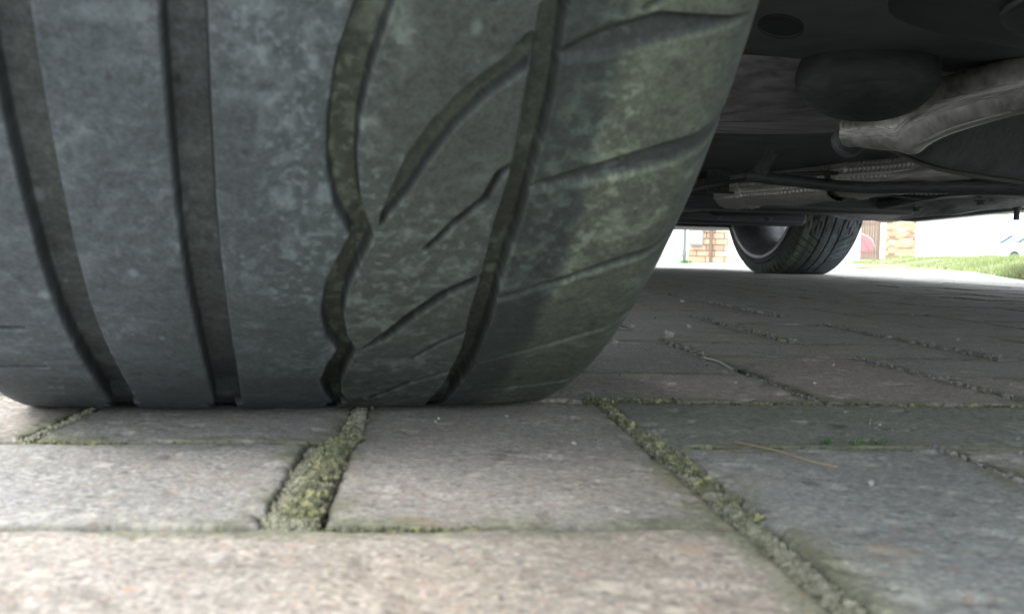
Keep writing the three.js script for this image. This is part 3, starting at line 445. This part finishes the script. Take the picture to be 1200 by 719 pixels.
// ---------------------------------------------------------------- beyond the car
const faceCam = p => Math.atan2(-p.x, -p.z);             // yaw so that +z of a thing looks at the camera spot
{
  // lawn edge on the right
  const g = new THREE.BufferGeometry(); { const PP = [], II = [], UU = [], n = 24; for (let i = 0; i <= n; i++) for (let k = 0; k <= n; k++) { const px = mix(1000, 1320, i / n), d0 = lawnStart(px), d = mix(d0, 12, k / n), p = onGround(px, d), y = 0.004 + 0.012 + bank(px, d); PP.push(p.x, k === n ? -0.03 : k === 0 ? -0.02 : y, p.z); UU.push(p.x, p.z); } for (let i = 0; i < n; i++) for (let k = 0; k < n; k++) { const a = i * (n + 1) + k; II.push(a, a + n + 1, a + 1, a + 1, a + n + 1, a + n + 2); } g.setAttribute('position', new THREE.Float32BufferAttribute(PP, 3)); g.setAttribute('uv', new THREE.Float32BufferAttribute(UU, 2)); g.setIndex(II); g.computeVertexNormals(); }
  structure('lawn', g, std(0.30, 0.30, 0.17, 1, { map: concreteMap }));
  const r = rng(31), P = [], C = [], I = [], N = 26000;
  let n = 0; for (let k = 0; k < 400000 && n < N; k++) { const t = r(), px = 1000 + 290 * r(), d = 3.2 + 8.5 * t * t, p = onGround(px, d); if (d < lawnStart(px) + 0.08 || d > 11.9) continue; const cl = fbm(p.x * 4, p.z * 4, 66, 0, 3); if (r() > (cl - 0.32) * 3.2) continue; n++;
    const h = (0.012 + 0.035 * r()) * (0.4 + 1.2 * cl), w = 0.004 + 0.003 * r(), a = r() * 6.28, ln = (r() - 0.3) * 0.04, yb = 0.010 + bank(px, d), k0 = P.length / 3, ca = Math.cos(a), sa = Math.sin(a), y = yb;
    P.push(p.x - ca * w, y, p.z - sa * w, p.x + ca * w, y, p.z + sa * w, p.x - sa * ln * 0.5 + ca * w * 0.6, y + h * 0.6, p.z + ca * ln * 0.5, p.x - sa * ln, y + h, p.z + ca * ln); I.push(k0, k0 + 1, k0 + 2, k0 + 2, k0 + 1, k0 + 3);
    const q = r(); for (let m = 0; m < 4; m++) C.push(mix(0.16, 0.34, q), mix(0.26, 0.34, q), mix(0.06, 0.16, q)); }
  const gg = new THREE.BufferGeometry(); gg.setAttribute('position', new THREE.Float32BufferAttribute(P, 3)); gg.setAttribute('color', new THREE.Float32BufferAttribute(C, 3)); gg.setIndex(I); gg.computeVertexNormals();
  const m = leafMat(1, 1, 1); m.vertexColors = true; const o = mesh('grass', gg, m, scene); o.userData = { kind: 'stuff', label: 'rough green lawn grass along the bright drive beyond the car' };
}
function bricks(w, h, seed, tones) {                     // stretcher bond of single bricks, centred at the foot of the wall
  const r = rng(seed), out = [], bw = 0.225, bh = 0.075; let row = 0;
  for (let y = 0; y < h - 0.01; y += bh, row++) for (let x = -w / 2 - (row & 1 ? bw / 2 : 0); x < w / 2 - 0.01; x += bw) {
    const x0 = Math.max(x, -w / 2), x1 = Math.min(x + bw - 0.01, w / 2); if (x1 - x0 < 0.03) continue;
    const g = new THREE.BoxGeometry(x1 - x0, bh - 0.01, 0.04); g.translate((x0 + x1) / 2, y + bh / 2, -0.008 + (r() - 0.5) * 0.004); const c = tones[Math.floor(r() * tones.length)], k = 0.85 + 0.3 * r(); const cc = new Float32Array(g.attributes.position.count * 3); for (let i = 0; i < cc.length; i += 3) { cc[i] = c[0] * k; cc[i + 1] = c[1] * k; cc[i + 2] = c[2] * k; } g.setAttribute('color', new THREE.BufferAttribute(cc, 3)); out.push(g.toNonIndexed());
  }
  return mergeGeometries(out);
}
const brickMat = new THREE.MeshStandardMaterial({ vertexColors: true, roughness: 0.95 }), mortar = std(0.62, 0.59, 0.52, 0.95), white = std(0.82, 0.81, 0.78, 0.7);
{
  // house end with pale orange bricks, meter box and brown pipe; white garage door to its right
  const p = onGround(830, 13), h = thing('brick_house', 'pale orange brick house end with grey meter box and brown pipe beyond the car', 'house', p, faceCam(p));
  const L = -0.24, R = 0.225;                              // brick pier in the wall's own frame
  mesh('wall', box(R - L + 0.02, 2.5, 0.22, (L + R) / 2, 1.25, -0.14), mortar, h);
  const b = mesh('bricks', bricks(R - L + 0.02, 2.5, 3, [[0.46, 0.29, 0.19], [0.54, 0.37, 0.24], [0.42, 0.27, 0.2], [0.58, 0.43, 0.29], [0.3, 0.18, 0.13]]), brickMat, h); b.position.set((L + R) / 2, 0, 0); b.userData.kind = 'stuff';
  const mb = mesh('meter_box', box(0.16, 0.42, 0.07, -0.15, 0.42, 0.045, 0.008), std(0.28, 0.28, 0.29, 0.6), h); mesh('meter_door', box(0.14, 0.38, 0.008, -0.15, 0.42, 0.083, 0.003), std(0.33, 0.33, 0.34, 0.6), mb);
  const pipe = new THREE.CylinderGeometry(0.02, 0.02, 2.5, 14); pipe.translate(0.03, 1.25, 0.045); mesh('drain_pipe', pipe, std(0.16, 0.11, 0.08, 0.6), h);
  mesh('side_wall', box(1.6, 2.5, 0.22, R + 0.82, 1.25, -0.16), white, h);
  const gd = mesh('door', box(0.85, 2.0, 0.05, R + 0.75, 1.02, -0.03, 0.01), white, h); for (let k = 0; k < 4; k++) mesh('door_panel', box(0.3, 0.75, 0.02, R + 0.56 + (k & 1) * 0.38, 0.5 + (k >> 1) * 0.95, 0.002, 0.006), white, gd); mesh('step', box(1.0, 0.1, 0.3, R + 0.75, 0.05, 0.1, 0.01), mortar, h);
  const roof = new THREE.CylinderGeometry(0.01, 2.6, 1.2, 4, 1); roof.rotateY(Math.PI / 4); roof.scale(0.72, 1, 0.5); roof.translate(0.75, 3.1, -0.9); mesh('roof', roof, std(0.22, 0.13, 0.1, 0.9), h);
  // thin post with grass round its foot
  const q = onGround(802, 11), po = thing('metal_post', 'thin grey green post standing in grass left of the brick house', 'post', q);
  mesh('post', [new THREE.CylinderGeometry(0.016, 0.018, 2.3, 16).translate(0, 1.15, 0)], std(0.13, 0.15, 0.13, 0.7), po); mesh('cap', new THREE.SphereGeometry(0.022, 16, 10).translate(0, 2.3, 0), std(0.13, 0.15, 0.13, 0.7), po); mesh('collar', new THREE.CylinderGeometry(0.024, 0.026, 0.05, 16).translate(0, 0.1, 0), std(0.13, 0.15, 0.13, 0.7), po);
  const r = rng(12), gs = []; for (let i = 0; i < 90; i++) gs.push(blade(0.008, 0.02 + 0.05 * r(), 0.02 * r(), r() * 6.28, (r() + r() - 1) * 0.1, (r() - 0.5) * 0.06 + 0.03));
  const t = mesh(numbered('grass_tuft'), gs, leafMat(0.1, 0.22, 0.05), scene); t.position.copy(q); tag(t, 'patch of green grass around the foot of the thin post', 'grass tuft'); t.userData.kind = 'thing';
}
{
  // ochre brick wall and brown boarded gate to the right of the far tyre
  const p = onGround(1055, 36), w = thing('brick_wall', 'ochre brick garden wall end right of the far tyre beyond the lawn', 'wall', p, faceCam(p));
  mesh('wall', box(1.0, 2.1, 0.2, 0, 1.05, -0.13), mortar, w); const b = mesh('bricks', bricks(1.0, 2.1, 8, [[0.56, 0.44, 0.24], [0.46, 0.34, 0.2], [0.62, 0.52, 0.3], [0.42, 0.28, 0.18], [0.3, 0.2, 0.14]]), brickMat, w); b.userData.kind = 'stuff';
  mesh('coping', box(1.06, 0.06, 0.3, 0, 2.13, -0.1, 0.01), mortar, w);
  const q = onGround(1020, 36.1), g = thing('wooden_gate', 'brown vertical board gate beside the ochre brick wall', 'gate', q, faceCam(q)); const wood = std(0.17, 0.12, 0.085, 0.85), wood2 = std(0.19, 0.135, 0.095, 0.85);
  for (let k = 0; k < 7; k++) mesh('board', box(0.082, 1.85, 0.02, -0.30 + k * 0.085, 0.97, 0, 0.003), k & 1 ? wood : wood2, g);
  mesh('post', box(0.07, 2.0, 0.07, 0.285, 1.0, -0.01, 0.006), wood, g); for (const y of [0.3, 1.3]) mesh('rail', box(0.6, 0.09, 0.03, -0.04, y, -0.028), wood2, g);
}
function parkedCar(name, label, px, depth, turn, paint) {
  const p = onGround(px, depth), c = thing('parked_car', label, 'car', p, turn, 'cars parked beyond the lawn');
  const s = new THREE.Shape(); s.moveTo(-2.02, 0.28); s.lineTo(-2.12, 0.45); s.quadraticCurveTo(-2.1, 0.68, -1.82, 0.76); s.quadraticCurveTo(-1.4, 0.88, -1.0, 0.98); s.lineTo(1.75, 0.98); s.quadraticCurveTo(2.02, 0.95, 2.06, 0.7); s.lineTo(2.05, 0.3);
  s.lineTo(1.62, 0.28); s.absarc(1.28, 0.32, 0.35, -0.1, Math.PI + 0.1, false); s.lineTo(-0.95, 0.26); s.absarc(-1.32, 0.32, 0.35, -0.1, Math.PI + 0.1, false); s.lineTo(-2.05, 0.3);
  const e = { depth: 1.62, bevelEnabled: true, bevelSize: 0.05, bevelThickness: 0.06, bevelSegments: 4, curveSegments: 16 };
  mesh('body', new THREE.ExtrudeGeometry(s, e).translate(0, 0, -0.81), paint, c);
  const k = new THREE.Shape(); k.moveTo(-1.05, 0.98); k.lineTo(-0.3, 1.42); k.quadraticCurveTo(0, 1.48, 0.4, 1.48); k.quadraticCurveTo(1.2, 1.47, 1.35, 1.36); k.lineTo(1.85, 0.99);
  mesh('cabin', new THREE.ExtrudeGeometry(k, { depth: 1.3, bevelEnabled: true, bevelSize: 0.03, bevelThickness: 0.1, bevelSegments: 3 }).translate(0, 0, -0.65), paint, c);
  const gl = std(0.035, 0.075, 0.11, 0.25), dark = std(0.02, 0.02, 0.022, 0.6);
  for (const sd of [-1, 1]) { const w = new THREE.Shape(); w.moveTo(-0.82, 1.02); w.lineTo(-0.24, 1.38); w.lineTo(1.2, 1.38); w.lineTo(1.55, 1.03); const g = new THREE.ExtrudeGeometry(w, { depth: 0.02, bevelEnabled: false }).translate(0, 0, sd > 0 ? 0.752 : -0.772); mesh('side_window', g, gl, c); }
  const ws = box(0.015, 0.78, 1.25); ws.rotateZ(-1.04); ws.translate(-0.70, 1.225, 0); mesh('windscreen', ws, gl, c);
  for (const z of [-0.68, 0.68]) { const f = box(0.07, 0.84, 0.13, 0, 0, 0, 0.02); f.rotateZ(-1.04); f.translate(-0.705, 1.225, z); mesh('screen_pillar', f, dark, c); mesh('headlight', box(0.05, 0.14, 0.34, -2.03, 0.62, z * 0.88, 0.02), std(0.7, 0.72, 0.75, 0.1), c); mesh('tail_light', box(0.05, 0.24, 0.2, 2.09, 0.72, z, 0.02), std(0.4, 0.02, 0.02, 0.3), c); mesh('mirror', box(0.1, 0.12, 0.16, -0.75, 1.05, z * 1.38, 0.03), dark, c); }
  for (const x of [-1.32, 1.28]) for (const z of [-0.76, 0.76]) { const t = mesh('tyre', new THREE.CylinderGeometry(0.31, 0.31, 0.2, 32).rotateX(Math.PI / 2).translate(x, 0.31, z), dark, c); mesh('rim', new THREE.CylinderGeometry(0.2, 0.2, 0.21, 20).rotateX(Math.PI / 2).translate(x, 0.31, z), alloy, t); }
  return c;
}
const gloss = (r, g, b) => new THREE.MeshPhysicalMaterial({ color: new THREE.Color().setRGB(r, g, b), roughness: 0.4, clearcoat: 1, clearcoatRoughness: 0.05 });
parkedCar('red', 'red car with its nose showing beside the far tyre', 930, 31, Math.PI - 0.1 - YAW, gloss(0.66, 0.11, 0.12));
parkedCar('white', 'white car with a dark windscreen pillar far off at the right edge', 1203, 52, 0.2 - YAW, gloss(0.8, 0.8, 0.8));

const renderer = new THREE.WebGLRenderer({ antialias: true });
renderer.setSize(1024, 613);
renderer.outputColorSpace = THREE.SRGBColorSpace;
renderer.toneMapping = THREE.LinearToneMapping;
renderer.toneMappingExposure = EXPOSURE;
renderer.shadowMap.enabled = true;
renderer.render(scene, camera);
